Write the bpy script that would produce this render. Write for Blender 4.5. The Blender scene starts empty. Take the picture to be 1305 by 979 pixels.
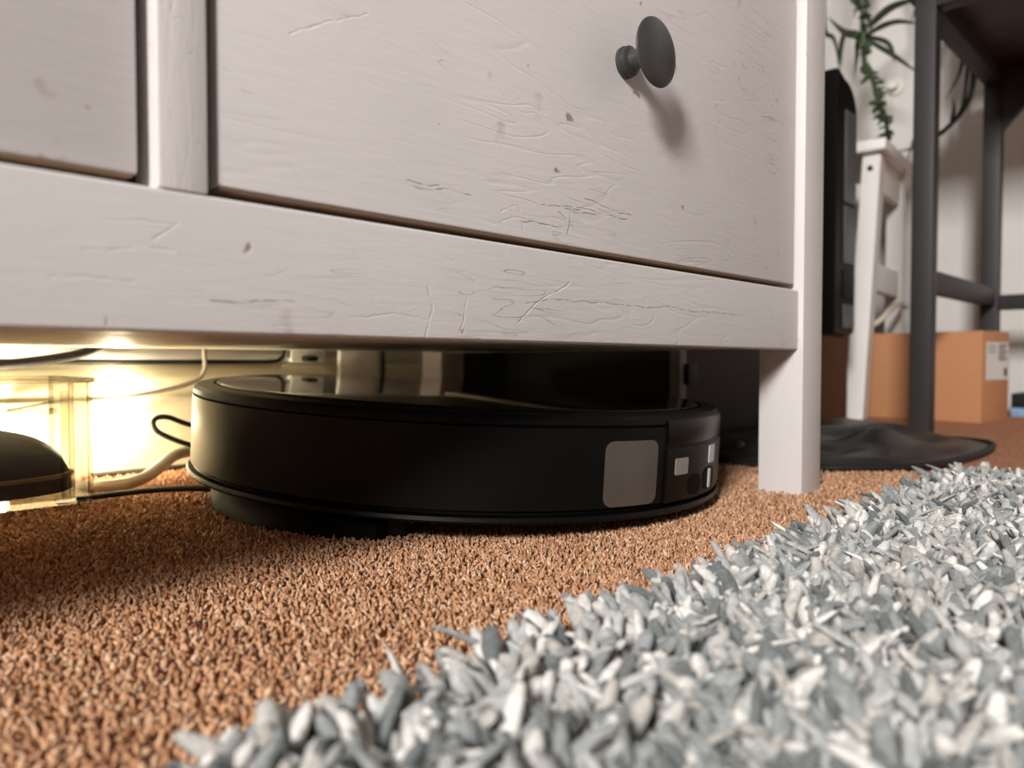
import bpy, bmesh, math, random
import numpy as np
from mathutils import Vector, Matrix, Quaternion

R = math.radians
U = 0.12                       # one unit of layout = camera height = 12 cm
scene = bpy.context.scene
col = scene.collection
random.seed(4)
rng = np.random.default_rng(11)

# ------------------------------------------------------------------ camera
F = 950.0
cam_d = bpy.data.cameras.new('camera')
cam = bpy.data.objects.new('camera', cam_d); col.objects.link(cam)
cam_d.sensor_width = 36.0
cam_d.lens = F / 1305.0 * 36.0
cam_d.clip_start = 0.01
YAW = R(44.45); PITCH = math.atan(28.5 / F)
fwd = Vector((math.cos(YAW) * math.cos(PITCH), math.sin(YAW) * math.cos(PITCH), -math.sin(PITCH)))
right = Vector((math.sin(YAW), -math.cos(YAW), 0))
up = right.cross(fwd)
cam.matrix_world = Matrix(((right.x, up.x, -fwd.x, 0), (right.y, up.y, -fwd.y, 0), (right.z, up.z, -fwd.z, U), (0, 0, 0, 1)))
cam_d.dof.use_dof = True
cam_d.dof.focus_distance = 0.46
cam_d.dof.aperture_fstop = 6.6
scene.camera = cam

# ------------------------------------------------------------------ world, daylight, exposure
world = bpy.data.worlds.new('world'); scene.world = world
world.use_nodes = True
bgn = world.node_tree.nodes['Background']
bgn.inputs[0].default_value = (1.0, 0.985, 0.965, 1)
bgn.inputs[1].default_value = 0.08

sun_d = bpy.data.lights.new('window_daylight', 'AREA')
sun_d.shape = 'RECTANGLE'; sun_d.size = 6.5 * U; sun_d.size_y = 5 * U
sun_d.energy = 228; sun_d.color = (1.0, 0.985, 0.96)
sun = bpy.data.objects.new('window_daylight', sun_d); col.objects.link(sun)
sun.location = (-21.9 * U, -8.4 * U, 14.2 * U)
sun.rotation_euler = (0, R(-90), 0)      # shines along +x into the room

vs = scene.view_settings
vs.view_transform = 'Standard'; vs.look = 'None'; vs.gamma = 1.0; vs.use_curve_mapping = False
vs.exposure = 0.0

# ------------------------------------------------------------------ materials
def lin(c):
    return tuple((x / 12.92 if x <= 0.04045 else ((x + 0.055) / 1.055) ** 2.4) for x in [v / 255 for v in c]) + (1,)

class NT:
    def __init__(s, name):
        s.m = bpy.data.materials.new(name); s.m.use_nodes = True
        s.t = s.m.node_tree; s.n = s.t.nodes; s.b = s.n['Principled BSDF']
    def node(s, typ, **kw):
        n = s.n.new(typ)
        for k, v in kw.items():
            if k.startswith('_'):
                setattr(n, k[1:], v)
            else:
                n.inputs[k].default_value = v
        return n
    def link(s, a, b): s.t.links.new(a, b)
    def coord(s, scale=(1, 1, 1), kind='Object'):
        tc = s.node('ShaderNodeTexCoord'); mp = s.node('ShaderNodeMapping')
        mp.inputs['Scale'].default_value = scale
        s.link(tc.outputs[kind], mp.inputs['Vector']); return mp.outputs['Vector']
    def noise(s, vec, scale, detail=3, rough=0.55, dist=0.0):
        n = s.node('ShaderNodeTexNoise', Scale=scale, Detail=detail, Roughness=rough, Distortion=dist)
        s.link(vec, n.inputs['Vector']); return n.outputs['Fac']
    def ramp(s, fac, stops):
        r = s.node('ShaderNodeValToRGB'); e = r.color_ramp.elements
        while len(e) < len(stops): e.new(0.5)
        for el, (p, c) in zip(e, stops):
            el.position = p; el.color = c if len(c) == 4 else tuple(c) + (1,)
        s.link(fac, r.inputs['Fac']); return r.outputs['Color']
    def math(s, op, a, b=None, c=None):
        n = s.node('ShaderNodeMath', _operation=op)
        for i, v in enumerate((a, b, c)):
            if v is None: continue
            if isinstance(v, (int, float)): n.inputs[i].default_value = v
            else: s.link(v, n.inputs[i])
        return n.outputs[0]
    def mix(s, fac, a, b):
        n = s.node('ShaderNodeMix', _data_type='RGBA')
        for i, v in ((0, fac), (6, a), (7, b)):
            if isinstance(v, (int, float, tuple)): n.inputs[i].default_value = v
            else: s.link(v, n.inputs[i])
        return n.outputs[2]
    def bump(s, h, strength=0.3, dist=0.001):
        n = s.node('ShaderNodeBump', Strength=strength, Distance=dist)
        s.link(h, n.inputs['Height']); s.link(n.outputs['Normal'], s.b.inputs['Normal'])
    def set(s, **kw):
        for k, v in kw.items(): s.b.inputs[k.replace('_', ' ')].default_value = v
        return s.m

def plain(name, rgb, rough=0.5, spec=0.5, metal=0.0, noise_amt=0.12, scale=60, relief=True):
    t = NT(name); c = lin(rgb)
    v = t.coord(); f = t.noise(v, scale, 4)
    d = tuple(x * (1 - noise_amt) for x in c[:3]) + (1,)
    t.link(t.ramp(f, [(0.3, d), (0.7, c)]), t.b.inputs['Base Color'])
    if relief: t.bump(t.noise(v, scale * 6, 3), 0.12, 0.0006)
    t.set(Roughness=rough, Metallic=metal)
    t.b.inputs['Specular IOR Level'].default_value = spec
    return t.m

def painted_wood(name, rgb, axis='x', seed=0.0, wear=1.0, stain=(140, 96, 70), marks=(), centre=(0, 0), loops=1.0):
    """brushed white paint on wood: long grain, hairline cracks, dents, little stains"""
    t = NT(name); c = lin(rgb)
    tc = t.node('ShaderNodeTexCoord'); mp0 = t.node('ShaderNodeMapping'); mp0.inputs['Location'].default_value = (seed, seed * 1.7, seed * .6)
    t.link(tc.outputs['Object'], mp0.inputs['Vector']); v0 = mp0.outputs['Vector']
    def sc(s):
        m = t.node('ShaderNodeMapping'); m.inputs['Scale'].default_value = s; t.link(v0, m.inputs['Vector']); return m.outputs['Vector']
    lng = (1, 9, 9) if axis == 'x' else (9, 9, 1)
    lng2 = (1, 5.5, 5.5) if axis == 'x' else (5.5, 5.5, 1)
    grain = t.noise(sc(lng), 26, 5, 0.6, 0.6)
    fine = t.noise(sc(lng), 120, 3, 0.6)
    # hairline cracks: contour lines of a stretched noise, only where a mask allows
    def lines(vec, scale, width, msk_scale, thr, off):
        n = t.noise(vec, scale, 2, 0.5, 0.8)
        a = t.math('ABSOLUTE', t.math('SUBTRACT', n, off))
        l = t.math('SUBTRACT', 1.0, t.math('MINIMUM', t.math('DIVIDE', a, width), 1.0))
        mk = t.math('MULTIPLY', t.math('MAXIMUM', t.math('SUBTRACT', t.noise(v0, msk_scale, 2), thr), 0.0), 9.0)
        return t.math('MULTIPLY', l, t.math('MINIMUM', mk, 1.0))
    cr1 = lines(sc(lng), 11, 0.006, 9, 0.54, 0.5)
    cr2 = lines(sc(lng2), 13, 0.006, 7, 0.55, 0.47)
    cr3 = lines(sc((1.0, 1.0, .6)), 16, 0.0045, 11, 0.60, 0.55)
    wavy = lines(sc(lng2), 7, 0.02, 5, 0.45, 0.52)
    dots = t.noise(v0, 95, 1, 0.4)
    dot = t.math('MULTIPLY', t.math('MAXIMUM', t.math('SUBTRACT', dots, 0.765), 0.0), 16.0)
    dot = t.math('MINIMUM', dot, 1.0)
    blot = t.math('MINIMUM', t.math('MULTIPLY', t.math('MAXIMUM', t.math('SUBTRACT', t.noise(v0, 27, 3, .6), 0.69), 0.0), 7.0), 0.45)
    pale = dk = None
    if marks:
        # individual scratches: distance to short segments on the board's face, edges wobbled by noise
        vm = t.node('ShaderNodeVectorMath', _operation='MULTIPLY'); vm.inputs[1].default_value = (1, 0, 1)
        t.link(tc.outputs['Object'], vm.inputs[0])
        nz = t.node('ShaderNodeTexNoise', Scale=55.0, Detail=2.0); t.link(tc.outputs['Object'], nz.inputs['Vector'])
        wob = t.node('ShaderNodeVectorMath', _operation='MULTIPLY_ADD'); wob.inputs[1].default_value = (.006, 0, .006)
        t.link(nz.outputs['Color'], wob.inputs[0]); t.link(vm.outputs[0], wob.inputs[2])
        broken = t.math('MINIMUM', t.math('MULTIPLY', t.math('MAXIMUM', t.math('SUBTRACT', t.noise(v0, 170, 2), .36), 0.0), 5.0), 1.0)
        for x0, z0, x1, z1, wd, dark_ in marks:
            a = Vector(((x0 - centre[0]) * U + .003, 0, (z0 - centre[1]) * U + .003)); ba = Vector(((x1 - x0) * U, 0, (z1 - z0) * U))
            pa = t.node('ShaderNodeVectorMath', _operation='SUBTRACT'); pa.inputs[1].default_value = a; t.link(wob.outputs[0], pa.inputs[0])
            dt = t.node('ShaderNodeVectorMath', _operation='DOT_PRODUCT'); dt.inputs[1].default_value = ba / ba.length_squared; t.link(pa.outputs[0], dt.inputs[0])
            hh = t.node('ShaderNodeClamp'); t.link(dt.outputs['Value'], hh.inputs['Value'])
            sv = t.node('ShaderNodeVectorMath', _operation='SCALE'); sv.inputs[0].default_value = ba; t.link(hh.outputs[0], sv.inputs['Scale'])
            df = t.node('ShaderNodeVectorMath', _operation='DISTANCE'); t.link(pa.outputs[0], df.inputs[0]); t.link(sv.outputs[0], df.inputs[1])
            mk = t.math('MULTIPLY', t.math('SUBTRACT', 1.0, t.math('MINIMUM', t.math('DIVIDE', df.outputs['Value'], wd * .62), 1.0)), broken)
            if dark_: dk = mk if dk is None else t.math('MAXIMUM', dk, mk)
            else: pale = mk if pale is None else t.math('MAXIMUM', pale, mk)
    cloud = t.noise(v0, 6, 3)
    base = t.ramp(cloud, [(0.3, tuple(x * .93 for x in c[:3]) + (1,)), (0.7, c)])
    base = t.mix(t.math('MULTIPLY', t.math('MAXIMUM', dot, blot), 0.75 * wear), base, lin(stain))
    dark = t.math('MULTIPLY', t.math('MAXIMUM', cr1, t.math('MULTIPLY', cr3, .5)), 0.42 * wear)
    base = t.mix(dark, base, lin((84, 70, 62)))
    if dk is not None: base = t.mix(t.math('MULTIPLY', dk, .55), base, lin((92, 78, 70)))
    if pale is not None: base = t.mix(t.math('MULTIPLY', pale, .3), base, lin((238, 234, 228)))
    t.link(base, t.b.inputs['Base Color'])
    h = t.math('ADD', t.math('MULTIPLY', grain, 0.35), t.math('MULTIPLY', fine, 0.12))
    h = t.math('SUBTRACT', h, t.math('MULTIPLY', t.math('ADD', cr1, t.math('MULTIPLY', t.math('ADD', cr2, cr3), loops)), 0.45 * wear))
    h = t.math('SUBTRACT', h, t.math('ADD', t.math('MULTIPLY', wavy, .22 * wear), t.math('MULTIPLY', dot, .5 * wear)))
    for mk in (dk, pale):
        if mk is not None: h = t.math('SUBTRACT', h, t.math('MULTIPLY', mk, .4))
    t.bump(h, 0.55, 0.0011)
    t.set(Roughness=0.42)
    t.b.inputs['Specular IOR Level'].default_value = 0.4
    return t.m

M = {}
PAINT = (216, 209, 207)
RAIL_MARKS = [[1.9, 1.3, 1.93, 1.21], [1.93, 1.21, 1.88, 1.1], [2.1, 1.27, 2.08, 1.17], [2.08, 1.17, 2.03, 1.09], [2.42, 1.17, 2.56, 1.28], [2.56, 1.28, 2.77, 1.38], [2.46, 1.26, 2.73, 1.3], [2.73, 1.3, 3.46, 1.3], [3.46, 1.3, 4.54, 1.3], [0.91, 1.42, 0.87, 1.38], [0.87, 1.38, 0.83, 1.35], [0.71, 1.4, 0.91, 1.42], [0.84, 1.34, 0.96, 1.32], [0.66, 1.3, 0.78, 1.33], [0.57, 1.23, 0.79, 1.24], [1.48, 1.16, 1.72, 1.18], [1.72, 1.18, 1.95, 1.16], [1.01, 1.19, 1.31, 1.2], [4.09, 1.17, 4.13, 1.2], [0.71, 1.15, 0.71, 1.1]]
RAIL_MARKS = [tuple(m) + ((.0011 if i in (0, 1, 2, 3, 4, 5, 9, 10, 18) else .0008), i in (6, 7, 8, 17, 19)) for i, m in enumerate(RAIL_MARKS)]
DRAWER_MARKS = [[1.8, 1.71, 1.97, 1.71], [1.83, 1.69, 2.14, 1.7], [2.91, 1.81, 3.3, 1.77], [2.85, 1.76, 3.27, 1.75], [2.76, 1.73, 3.0, 1.74], [2.71, 1.71, 2.82, 1.65], [2.8, 1.75, 2.77, 1.61], [2.43, 1.7, 2.48, 1.58], [2.46, 1.64, 2.73, 1.64], [2.59, 1.73, 2.88, 1.75], [1.31, 2.12, 1.63, 2.29], [2.33, 1.66, 2.43, 1.7]]
DRAWER_MARKS = [tuple(m) + (.0009, i not in (7, 10, 11)) for i, m in enumerate(DRAWER_MARKS)]
M['paint_h'] = painted_wood('painted_wood_horizontal', PAINT, 'x', 0.3, 1.0, loops=.35)
M['paint_d'] = painted_wood('painted_wood_drawer_front', PAINT, 'x', 0.3, 1.0, marks=DRAWER_MARKS, centre=(3.187, 2.591), loops=.35)
M['paint_r'] = painted_wood('painted_wood_rail', PAINT, 'x', 2.1, 1.0, marks=RAIL_MARKS, centre=(.95, 1.3045), loops=.3)
M['paint_v'] = painted_wood('painted_wood_upright', PAINT, 'z', 1.4, 0.7)
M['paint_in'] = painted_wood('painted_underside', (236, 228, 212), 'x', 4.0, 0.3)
M['stool'] = painted_wood('painted_stool_wood', (232, 227, 222), 'z', 3.0, 0.3)
M['raw'] = plain('raw_drawer_edge', (176, 146, 120), 0.75, 0.3)
M['skirting'] = plain('glossy_skirting_paint', (232, 222, 190), 0.22, 0.6, 0, 0.08, 30)
M['wall'] = plain('wall_emulsion', (214, 210, 205), 0.85, 0.2, 0, 0.05, 12)
M['ceil'] = plain('white_ceiling_paint', (228, 226, 222), 0.9, 0.2, 0, 0.04, 10)
M['black'] = plain('matt_black_plastic', (10, 9, 8), 0.42, 0.16, 0, 0.2, 40, False)
M['black_gloss'] = plain('glossy_black_plastic', (14, 13, 13), 0.05, 0.5, 0, 0.1, 20, False)
M['satin'] = plain('satin_black_band', (8, 7, 7), 0.3, 0.15, 0, 0.1, 20, False)
M['rubber'] = plain('black_rubber', (22, 21, 20), 0.6, 0.4)
M['knob'] = plain('dark_grey_knob_metal', (62, 61, 60), 0.42, 0.5, 0.15, 0.12, 90)
M['smoke'] = plain('smoked_grey_window', (86, 77, 70), 0.3, 0.5, 0, 0.25, 18)
M['ir'] = plain('pale_sensor_plastic', (205, 203, 198), 0.3, 0.5)
M['ir_dim'] = plain('greyish_sensor_plastic', (146, 140, 131), 0.35, 0.4)
M['deep_black'] = plain('deep_black_matt', (7, 6, 6), 0.7, 0.1)
M['cable_w'] = plain('off_white_cable_sheath', (214, 204, 184), 0.5, 0.4)
M['cable_g'] = plain('grey_cable_sheath', (150, 142, 128), 0.5, 0.4)
M['steel'] = plain('charcoal_powder_coated_steel', (50, 48, 48), 0.5, 0.4, 0.1, 0.1, 80)
M['tower_panel'] = plain('charcoal_plastic_panel', (92, 94, 95), 0.35, 0.5)
M['cloth'] = plain('black_bag_fabric', (34, 31, 30), 0.38, 0.5, 0, 0.25, 150)
M['trunk'] = plain('black_trunk_shell', (24, 21, 20), 0.55, 0.35)
M['trim'] = plain('grey_trunk_edging', (104, 104, 100), 0.45, 0.5)
M['white_plastic'] = plain('white_plastic', (232, 228, 220), 0.35, 0.5)
M['pot'] = plain('terracotta_pot', (170, 98, 68), 0.8, 0.2)
M['soil'] = plain('potting_soil', (50, 38, 30), 0.95, 0.1)
M['leaf'] = plain('dark_green_leaf', (46, 52, 38), 0.5, 0.4, 0, 0.3, 30)
M['vine'] = plain('mid_green_vine_leaf', (66, 84, 52), 0.5, 0.4, 0, 0.3, 60)
M['blue_paper'] = plain('pale_blue_printed_paper', (150, 184, 220), 0.4, 0.5, 0, 0.3, 40)
M['paper'] = plain('white_label_paper', (222, 220, 216), 0.6, 0.3, 0, 0.03)
M['ink'] = plain('grey_printed_ink', (120, 118, 116), 0.7, 0.2, 0, 0.1)
M['ink_dark'] = plain('black_printed_ink', (50, 48, 47), 0.7, 0.2, 0, 0.1)
M['shoe'] = plain('black_shoe_leather', (38, 35, 33), 0.5, 0.4, 0, 0.3, 70)
M['welt'] = plain('brownish_shoe_welt', (112, 100, 84), 0.6, 0.3)
M['frame_w'] = plain('window_frame_paint', (236, 236, 234), 0.4, 0.4)

def carton_mat(name, rgb):
    t = NT(name); c = lin(rgb); v = t.coord((1, 1, 14))
    f = t.noise(v, 30, 4); g = t.noise(t.coord(), 5, 3)
    a = t.ramp(f, [(0.3, tuple(x * .9 for x in c[:3]) + (1,)), (0.7, c)])
    t.link(t.mix(t.math('MULTIPLY', g, .3), a, tuple(x * .8 for x in c[:3]) + (1,)), t.b.inputs['Base Color'])
    t.bump(f, .1, .0006); t.set(Roughness=0.8); t.b.inputs['Specular IOR Level'].default_value = .2
    return t.m
M['carton'] = carton_mat('corrugated_cardboard', (196, 140, 100))
M['carton_tape'] = plain('brown_parcel_tape', (178, 124, 84), .35, .5)
M['carton_dark'] = carton_mat('dark_brown_cardboard', (104, 68, 48))
def wood_mat():
    t = NT('dark_walnut_board'); f = t.noise(t.coord((6, 1, 6)), 14, 5, .6, .7)
    t.link(t.ramp(f, [(0.3, lin((44, 29, 24))), (0.7, lin((74, 50, 41)))]), t.b.inputs['Base Color'])
    t.bump(f, .2, .001); t.set(Roughness=.5); return t.m
M['walnut'] = wood_mat()
def clear_mat(name, face, edge, gloss):
    t = NT(name); out = t.n['Material Output']
    tr = t.node('ShaderNodeBsdfTransparent'); lw = t.node('ShaderNodeLayerWeight', Blend=.5); t.link(t.ramp(lw.outputs['Facing'], [(.35, face), (.97, edge)]), tr.inputs[0])
    gl = t.node('ShaderNodeBsdfGlossy'); gl.inputs['Roughness'].default_value = .08
    t.link(t.ramp(t.noise(t.coord(), 40, 3), [(.3, (.04, .04, .04)), (.8, (.16, .16, .16))]), gl.inputs['Roughness'])
    fr = t.node('ShaderNodeLayerWeight', Blend=.5); mx = t.node('ShaderNodeMixShader')
    t.link(t.math('ADD', t.math('MULTIPLY', t.math('POWER', fr.outputs['Facing'], 4.0), gloss), .035), mx.inputs[0]); t.link(tr.outputs[0], mx.inputs[1]); t.link(gl.outputs[0], mx.inputs[2])
    t.link(mx.outputs[0], out.inputs['Surface']); t.n.remove(t.b)
    return t.m
M['clear'] = clear_mat('clear_moulded_plastic', (.955, .95, .93), (.66, .64, .59), .55)
M['clear_edge'] = clear_mat('clear_plastic_edge', (.80, .78, .73), (.34, .32, .28), .7)
def glass_mat():
    t = NT('window_glass'); t.set(Roughness=0.0, IOR=1.45); t.b.inputs['Transmission Weight'].default_value = 1.0
    t.link(t.ramp(t.noise(t.coord(), 3, 2), [(.3, (0, 0, 0)), (.8, (.01, .01, .01))]), t.b.inputs['Roughness'])
    return t.m
M['glass'] = glass_mat()
def attr_mat(name, rough, spec=0.3, sheen=0.0, scale=300):
    t = NT(name); a = t.node('ShaderNodeAttribute', _attribute_name='tint')
    f = t.noise(t.coord(), scale, 2)
    m = t.node('ShaderNodeMix', _data_type='RGBA', _blend_type='MULTIPLY'); m.inputs[0].default_value = 1
    t.link(a.outputs['Color'], m.inputs[6]); t.link(t.ramp(f, [(.3, (.66, .66, .66)), (.7, (1, 1, 1))]), m.inputs[7])
    t.bump(f, .5, .0012)
    t.link(m.outputs[2], t.b.inputs['Base Color'])
    t.set(Roughness=rough); t.b.inputs['Specular IOR Level'].default_value = spec
    t.b.inputs['Sheen Weight'].default_value = sheen
    return t.m
M['pile'] = attr_mat('grey_shag_yarn', 0.8, 0.15, 0.25, 420)
M['tuft'] = attr_mat('tan_carpet_yarn', 0.8, 0.2, 0.1, 500)
def carpet_base():
    t = NT('tan_carpet_ground'); v = t.coord()
    f = t.noise(v, 380, 2, .5); g = t.noise(v, 9, 3)
    a = t.ramp(f, [(.32, lin((142, 92, 66))), (.5, lin((186, 128, 96))), (.7, lin((222, 170, 138)))])
    t.link(t.mix(t.math('MULTIPLY', g, .25), a, lin((164, 110, 82))), t.b.inputs['Base Color'])
    t.bump(f, .9, .003); t.set(Roughness=.95); t.b.inputs['Specular IOR Level'].default_value = .1
    return t.m
M['carpet'] = carpet_base()
def backing_mat():
    t = NT('woven_rug_backing'); f = t.noise(t.coord(), 200, 2)
    t.link(t.ramp(f, [(.3, lin((80, 80, 78))), (.7, lin((120, 120, 118)))]), t.b.inputs['Base Color']); t.set(Roughness=.95); return t.m
M['backing'] = backing_mat()
def led_mat(name, power):
    t = NT(name); t.set(Base_Color=(1, .9, .7, 1))
    t.b.inputs['Emission Color'].default_value = (1.0, 0.86, 0.60, 1)
    t.b.inputs['Emission Strength'].default_value = power
    return t.m
LED = 900.0; BULB = 230.0
M['led'] = led_mat('warm_led_diffuser', LED); M['bulb'] = led_mat('added_bulb_glow', BULB)

# ------------------------------------------------------------------ helpers
def tag(o, label=None, cat=None, group=None, kind=None):
    for k, v in (('label', label), ('category', cat), ('group', group), ('kind', kind)):
        if v: o[k] = v
    return o

def empty(name, p, label, cat, group=None, rot=None):
    o = bpy.data.objects.new(name, None); col.objects.link(o)
    o.location = Vector(p) * U; o.empty_display_size = .05
    if rot is not None:
        o.rotation_mode = 'QUATERNION'; o.rotation_quaternion = rot
    o['org'] = tuple(p)
    return tag(o, label, cat, group)

def finish(name, me, mat, parent, loc=(0, 0, 0), smooth=True, angle=35):
    if smooth:
        me.polygons.foreach_set('use_smooth', [True] * len(me.polygons))
        me.set_sharp_from_angle(angle=R(angle))
    o = bpy.data.objects.new(name, me); col.objects.link(o)
    me.materials.append(M[mat] if isinstance(mat, str) else mat)
    o.location = loc
    if parent: o.parent = parent
    return o

def org(parent):
    """layout origin of a parent (whole chain), in units"""
    p = Vector((0, 0, 0))
    while parent is not None:
        p += Vector(parent.location) / U; parent = parent.parent
    return p

def box(name, mat, parent, a, b, bevel=0.012, local=False, seg=2):
    """box between corners a and b (units). Absolute unless local."""
    a = Vector(a); b = Vector(b); c = (a + b) / 2; s = b - a
    bm = bmesh.new(); bmesh.ops.create_cube(bm, size=1)
    for v in bm.verts: v.co = Vector((v.co.x * s.x, v.co.y * s.y, v.co.z * s.z)) * U
    if bevel:
        bmesh.ops.bevel(bm, geom=list(bm.edges), offset=min(bevel, min(abs(x) for x in s) * .45) * U, segments=seg, profile=.6, affect='EDGES')
    me = bpy.data.meshes.new(name); bm.to_mesh(me); bm.free()
    loc = c if (local or parent is None) else c - org(parent)
    return finish(name, me, mat, parent, loc * U)

def mesh_from(name, verts, faces, mat, parent, loc=(0, 0, 0), smooth=True, angle=35, recalc=True):
    me = bpy.data.meshes.new(name)
    me.from_pydata([tuple(Vector(v) * U) for v in verts], [], faces)
    if recalc:
        bm = bmesh.new(); bm.from_mesh(me); bmesh.ops.recalc_face_normals(bm, faces=bm.faces); bm.to_mesh(me); bm.free()
    return finish(name, me, mat, parent, Vector(loc) * U, smooth, angle)

def lathe(name, mat, parent, prof, n=64, loc=(0, 0, 0), a0=0, a1=360, angle=30):
    """prof: list of (radius, z) in units, around local z"""
    full = abs(a1 - a0) >= 359.9
    k = n if full else n + 1
    V = []; Fc = []
    for i in range(k):
        t = R(a0 + (a1 - a0) * i / n)
        for r, z in prof: V.append((r * math.cos(t), r * math.sin(t), z))
    m = len(prof)
    for i in range(n):
        j = (i + 1) % k
        for q in range(m - 1):
            Fc.append((i * m + q, j * m + q, j * m + q + 1, i * m + q + 1))
    if not full:
        Fc.append(tuple(range(m))); Fc.append(tuple((k - 1) * m + q for q in range(m)))
    me = bpy.data.meshes.new(name)
    me.from_pydata([tuple(Vector(v) * U) for v in V], [], Fc)
    bm = bmesh.new(); bm.from_mesh(me)
    bmesh.ops.remove_doubles(bm, verts=bm.verts, dist=1e-6)
    bmesh.ops.recalc_face_normals(bm, faces=bm.faces); bm.to_mesh(me); bm.free()
    return finish(name, me, mat, parent, Vector(loc) * U, True, angle)

def spline(pts, n=8):
    pts = [Vector(p) for p in pts]; out = []
    P = [pts[0] * 2 - pts[1]] + pts + [pts[-1] * 2 - pts[-2]]
    for i in range(1, len(P) - 2):
        for k in range(n):
            t = k / n
            a, b, c, d = P[i - 1], P[i], P[i + 1], P[i + 2]
            out.append(.5 * ((2 * b) + (c - a) * t + (2 * a - 5 * b + 4 * c - d) * t * t + (3 * b - a - 3 * c + d) * t ** 3))
    out.append(pts[-1]); return out

def tube(name, mat, parent, pts, r, k=8, n=8, flat=1.0, local=False, taper=None):
    pts = spline(pts, n)
    o = Vector((0, 0, 0)) if local else (org(parent) if parent else Vector((0, 0, 0)))
    V = []; Fc = []
    prev = None
    for i, p in enumerate(pts):
        t = (pts[min(i + 1, len(pts) - 1)] - pts[max(i - 1, 0)]).normalized()
        s = t.cross(Vector((0, 0, 1)))
        if s.length < 1e-3: s = prev or Vector((1, 0, 0))
        s.normalize(); prev = s; w = s.cross(t)
        rr = r if taper is None else r * (1 + (taper - 1) * i / (len(pts) - 1))
        for q in range(k):
            a = 2 * math.pi * q / k
            V.append(p - o + s * math.cos(a) * rr + w * math.sin(a) * rr * flat)
    for i in range(len(pts) - 1):
        for q in range(k):
            Fc.append((i * k + q, i * k + (q + 1) % k, (i + 1) * k + (q + 1) % k, (i + 1) * k + q))
    Fc.append(tuple(range(k))); Fc.append(tuple((len(pts) - 1) * k + q for q in range(k)))
    return mesh_from(name, V, Fc, mat, parent, smooth=True, angle=60)

def strands(name, mat, parent, base, length, lean, az, radius, tint, K=5, rings=4, kind='stuff', curl=0.5, flat=0.75, blunt=.75):
    """many yarn ends as one mesh; all arrays in metres"""
    N = len(base)
    t = (np.linspace(0, 1, rings) ** .75)[None, :, None]
    dirx = np.cos(az)[:, None]; diry = np.sin(az)[:, None]
    c1 = rng.normal(0, curl, (N, 1)); tt = t[:, :, 0]
    ang = lean[:, None] * (0.35 + 0.9 * tt)          # bends over with height
    side = c1 * tt ** 2 * length[:, None] * .5
    step = length[:, None] * np.diff(tt, axis=1)
    hx = np.concatenate([np.zeros((N, 1)), np.cumsum(np.sin(ang[:, 1:]) * step, 1)], 1)
    hz = np.concatenate([np.zeros((N, 1)), np.cumsum(np.cos(ang[:, 1:]) * step, 1)], 1)
    cx = base[:, 0:1] + hx * dirx - side * diry
    cy = base[:, 1:2] + hx * diry + side * dirx
    cz = base[:, 2:3] + hz
    prof = np.interp(np.linspace(0, 1, rings) ** .75, [0, .3, .78, .9, 1], [.75, 1.0, 1.08, .95, blunt])
    rr = radius[:, None] * prof[None, :] * rng.uniform(.8, 1.2, (N, rings))
    tw = rng.uniform(0, 6.28, (N, 1)) + rng.normal(0, 1.0, (N, 1)) * tt
    ph = np.linspace(0, 2 * np.pi, K, endpoint=False)
    # frame: s = horizontal perpendicular to lean, w = in lean plane, normal to the strand
    sx, sy = -diry, dirx
    wx = np.cos(ang) * dirx; wy = np.cos(ang) * diry; wz = -np.sin(ang)
    V = np.empty((N, rings, K, 3))
    for q in range(K):
        ca = np.cos(ph[q]); sa = np.sin(ph[q]) * flat
        c = ca * np.cos(tw) - sa * np.sin(tw); s = ca * np.sin(tw) + sa * np.cos(tw)
        V[:, :, q, 0] = cx + rr * (c * sx + s * wx)
        V[:, :, q, 1] = cy + rr * (c * sy + s * wy)
        V[:, :, q, 2] = np.maximum(cz + rr * (s * wz), 0.0004)
    nv = rings * K
    quads = []
    for i in range(rings - 1):
        for q in range(K):
            quads.append((i * K + q, i * K + (q + 1) % K, (i + 1) * K + (q + 1) % K, (i + 1) * K + q))
    quads = np.array(quads); cap = np.array([(rings - 1) * K + q for q in range(K)])
    offs = (np.arange(N) * nv)
    lq = (offs[:, None, None] + quads[None]).reshape(-1)
    lc = (offs[:, None] + cap[None]).reshape(-1)
    nq = N * len(quads)
    me = bpy.data.meshes.new(name)
    me.vertices.add(N * nv); me.vertices.foreach_set('co', V.reshape(-1).astype(np.float32))
    me.loops.add(len(lq) + len(lc)); me.loops.foreach_set('vertex_index', np.concatenate([lq, lc]).astype(np.int32))
    me.polygons.add(nq + N)
    ls = np.concatenate([np.arange(nq) * 4, nq * 4 + np.arange(N) * K])
    me.polygons.foreach_set('loop_start', ls.astype(np.int32))
    me.polygons.foreach_set('use_smooth', np.ones(nq + N, dtype=bool))
    at = me.attributes.new('tint', 'FLOAT_COLOR', 'POINT')
    C = np.ones((N, nv, 4), dtype=np.float32); C[:, :, :3] = tint[:, None, :]
    at.data.foreach_set('color', C.reshape(-1))
    me.update(calc_edges=True); me.validate()
    o = bpy.data.objects.new(name, me); col.objects.link(o); me.materials.append(M[mat])
    if parent:
        o.parent = parent; o.location = -Vector(parent.location)
    if kind: o['kind'] = kind
    return o

# ------------------------------------------------------------------ the room
WB, WR, WL = 7.2, 17.5, -22.1          # back wall, right wall, left wall planes (units)
tag(box('floor', 'carpet', None, (WL - 1, -24, -.5), (WR + 1, WB + 1, 0), 0), kind='structure')
tag(box('wall_back', 'wall', None, (WL - 1, WB, 0), (WR + 1, WB + 1, 21), 0), kind='structure')
tag(box('wall_right', 'wall', None, (WR, -24, 0), (WR + 1, WB, 21), 0), kind='structure')
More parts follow.
